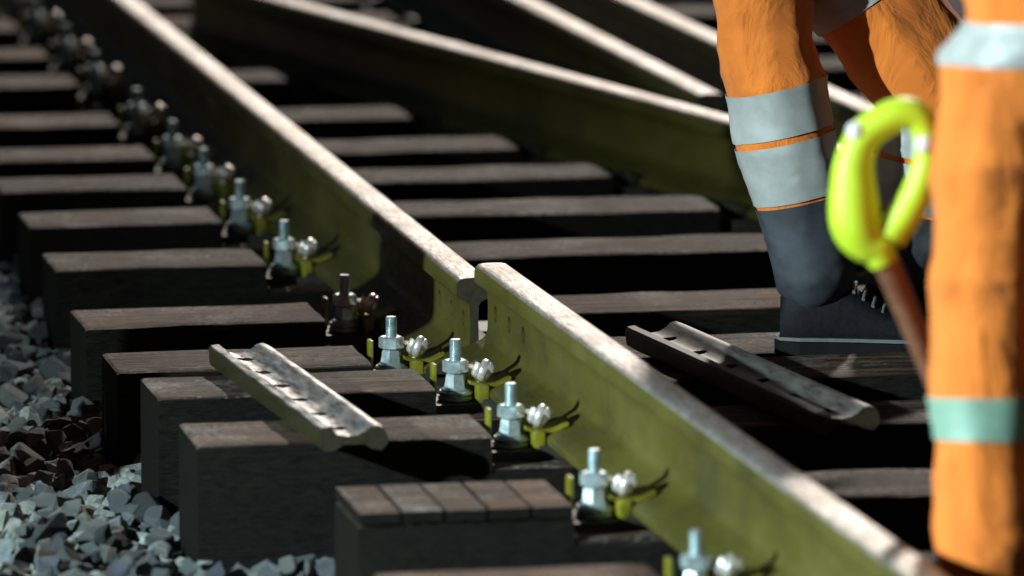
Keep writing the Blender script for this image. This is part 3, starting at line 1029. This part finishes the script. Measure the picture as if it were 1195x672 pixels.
R2r.update({'kneeR': 0.098, 'shinR': 0.098, 'ankleR': 0.076, 'hipL': 0.135, 'kneeL': 0.118, 'shinL': 0.10, 'ankleL': 0.068, 'pelvis': (0.155, 0.125)})
w2, me2b, J2f = person((base2.x, base2.y, 0.008), 0.0, J2, R2r, {'R': (-0.05, 0.0, 0.0), 'L': (0.1, 0.0, 0.0)}, WHITEP,
                       'person in orange trousers with wide silver bands stepping along between the rails')
band(me2b, J2['kneeR'], J2['ankleR'], 0.16, 0.37, 0.16, TAPE, w2)
band(me2b, J2['kneeR'], J2['ankleR'], 0.40, 0.66, 0.16, TAPE, w2)
band(me2b, J2['kneeR'], J2['ankleR'], 0.675, 1.35, 0.16, GAITER, w2, 'trouser_cuff')
band(me2b, J2['kneeL'], J2['ankleL'], 0.16, 0.37, 0.13, TAPE, w2)
band(me2b, J2['kneeL'], J2['ankleL'], 0.40, 0.66, 0.13, TAPE, w2)
band(me2b, J2['kneeL'], J2['ankleL'], 0.675, 1.35, 0.13, GAITER, w2, 'trouser_cuff')
band(me2b, J2['hipL'], J2['kneeL'], 0.30, 0.50, 0.15, TAPE, w2)

# ------------------------------------------------------------------ shovel with lime D handle
SHY = 10.02
top = PY(1052, 112, SHY); bot = PY(1010, 288, SHY)
foot = PY(1185, 600, SHY + 0.18)
axis = (foot - PY(1028, 285, SHY)).normalized()
sh = empty('shovel', (foot.x, foot.y, 0.0))
org = Vector((foot.x, foot.y, 0.0))
def shp(px, py, dy=0.0): return PY(px, py, SHY + dy) - org
hb = bmesh.new()
loop = [shp(*c) for c in ((1030, 288), (1012, 281), (999, 262), (996, 226), (997, 190), (1008, 160), (1028, 143), (1050, 133), (1070, 136), (1080, 153), (1082, 178), (1078, 204), (1068, 230), (1054, 254), (1038, 276))]
def catmull(pts, n=5):
    out = []
    for i in range(len(pts) - 1):
        p0, p1, p2, p3 = pts[max(i - 1, 0)], pts[i], pts[i + 1], pts[min(i + 2, len(pts) - 1)]
        for k in range(n):
            t = k / n
            out.append(0.5 * ((2 * p1) + (p2 - p0) * t + (2 * p0 - 5 * p1 + 4 * p2 - p3) * t * t + (3 * p1 - p0 - 3 * p2 + p3) * t ** 3))
    out.append(pts[-1])
    return out
lp = catmull(loop)
rads = []
for i in range(len(lp)):
    f = i / (len(lp) - 1)
    rads.append(0.0270 + 0.014 * math.exp(-((f - 0.16) / 0.12) ** 2) - 0.006 * math.exp(-((f - 0.70) / 0.12) ** 2))
bm_tube(hb, lp, rads, 14)
c0 = shp(1012, 250)
bm_tube(hb, [shp(1010, 262), shp(1018, 280), shp(1026, 294), shp(1032, 308)], [0.024, 0.030, 0.028, 0.022], 14)
from_bm('grip', hb, LIME, sh, 60)
for c in ((999, 153), (1079, 168)):
    rb = bmesh.new(); bmesh.ops.create_uvsphere(rb, u_segments=14, v_segments=10, radius=0.016)  # white ball: the rivet's highlight is put into its colour and size
    ro = from_bm('rivet', rb, WHITEP, sh, 60); ro.location = shp(*c, -0.014)
sb = bmesh.new()
s0 = shp(1030, 296); s1 = shp(1078, 410, 0.06)
s2 = shp(1160, 600, 0.16)
bm_tube(sb, [s0, s0.lerp(s1, 0.5), s1, s2], [0.021, 0.020, 0.019, 0.019], 14)
from_bm('shaft', sb, ASH, sh, 60)
bl = bmesh.new()
rows = []
dirv = (s2 - s1).normalized(); dirv = Vector((dirv.x * 0.6, dirv.y, dirv.z)).normalized()
side = dirv.cross(Vector((0, 1, 0))).normalized(); nrm = side.cross(dirv)
Lb = (s2.z + 0.16) / -dirv.z
for i in range(11):
    f = i / 10
    wd = 0.085 * (1 if f < 0.65 else math.sqrt(max(0.03, 1 - ((f - 0.65) / 0.36) ** 2)))
    if f < 0.12: wd *= 0.55 + f * 3.7
    rows.append((s2 + dirv * (Lb * f), wd))
for sgn, off in ((1, 0.0),):
    rings = []
    for c, wd in rows:
        up_, dn = [], []
        for k in range(9):
            a = -1 + k / 4
            q = c + side * (wd * a) + nrm * (0.028 * a * a - 0.01)
            up_.append(q); dn.append(q + nrm * 0.0025)
        rings.append(up_ + dn[::-1])
    bm_loft(bl, rings)
bm_tube(bl, [s2 - dirv * 0.10, s2 + dirv * 0.05, s2 + dirv * 0.12], [0.023, 0.022, 0.012], 12)
from_bm('blade', bl, FISH, sh, 50)
tag(sh, 'shovel with lime yellow loop handle and brown shaft beside the standing worker', 'shovel')

# ------------------------------------------------------------------ portable work lamp standing off the track to the left
lt = empty('work_lamp', (LAMP_POS.x, LAMP_POS.y, -0.235))
tb = bmesh.new(); bm_tube(tb, [(0, 0, 0.40), (0, 0, LAMP_POS.z + 0.18)], 0.016, 12)
from_bm('mast', tb, BLACKP, lt, 60)
for i in range(3):
    a = 2.1 * i + 0.3
    lb = bmesh.new(); bm_tube(lb, [(0, 0, 0.75), (0.42 * math.cos(a), 0.42 * math.sin(a), 0.01)], 0.012, 10)
    from_bm('leg', lb, BLACKP, lt, 60)
dirl = (LAMP_AIM - LAMP_POS).normalized()
q = dirl.to_track_quat('-Z', 'Y')
hb = bmesh.new()
bm_box(hb, (0, 0, 0.05), (0.30, 0.22, 0.07), 0.012)
hd = from_bm('lamp_head', hb, BLACKP, lt, 40)
hd.rotation_mode = 'QUATERNION'; hd.rotation_quaternion = q
hd.location = (0, 0, LAMP_POS.z + 0.235)
gl = M('lamp_glass'); gl.set(Base_Color=(0.8, 0.9, 0.9), Emission_Color=(0.85, 0.97, 1.0, 1), Emission_Strength=6.0)
gb = bmesh.new(); bm_box(gb, (0, 0, 0.012), (0.26, 0.18, 0.008), 0.002)
from_bm('lamp_glass', gb, gl.m, hd)
L = bpy.data.lights.new('work_lamp_light', 'SPOT')
L.energy = LAMP_POWER; L.color = (0.74, 0.96, 1.0); L.spot_size = R(67); L.spot_blend = 1.0; L.shadow_soft_size = 0.07
lo = bpy.data.objects.new('work_lamp_light', L); COL.objects.link(lo)
lo.parent = hd; lo.location = (0, 0, 0.0)
tag(lt, 'portable lamp on a black tripod lighting the track from the side', 'work lamp')
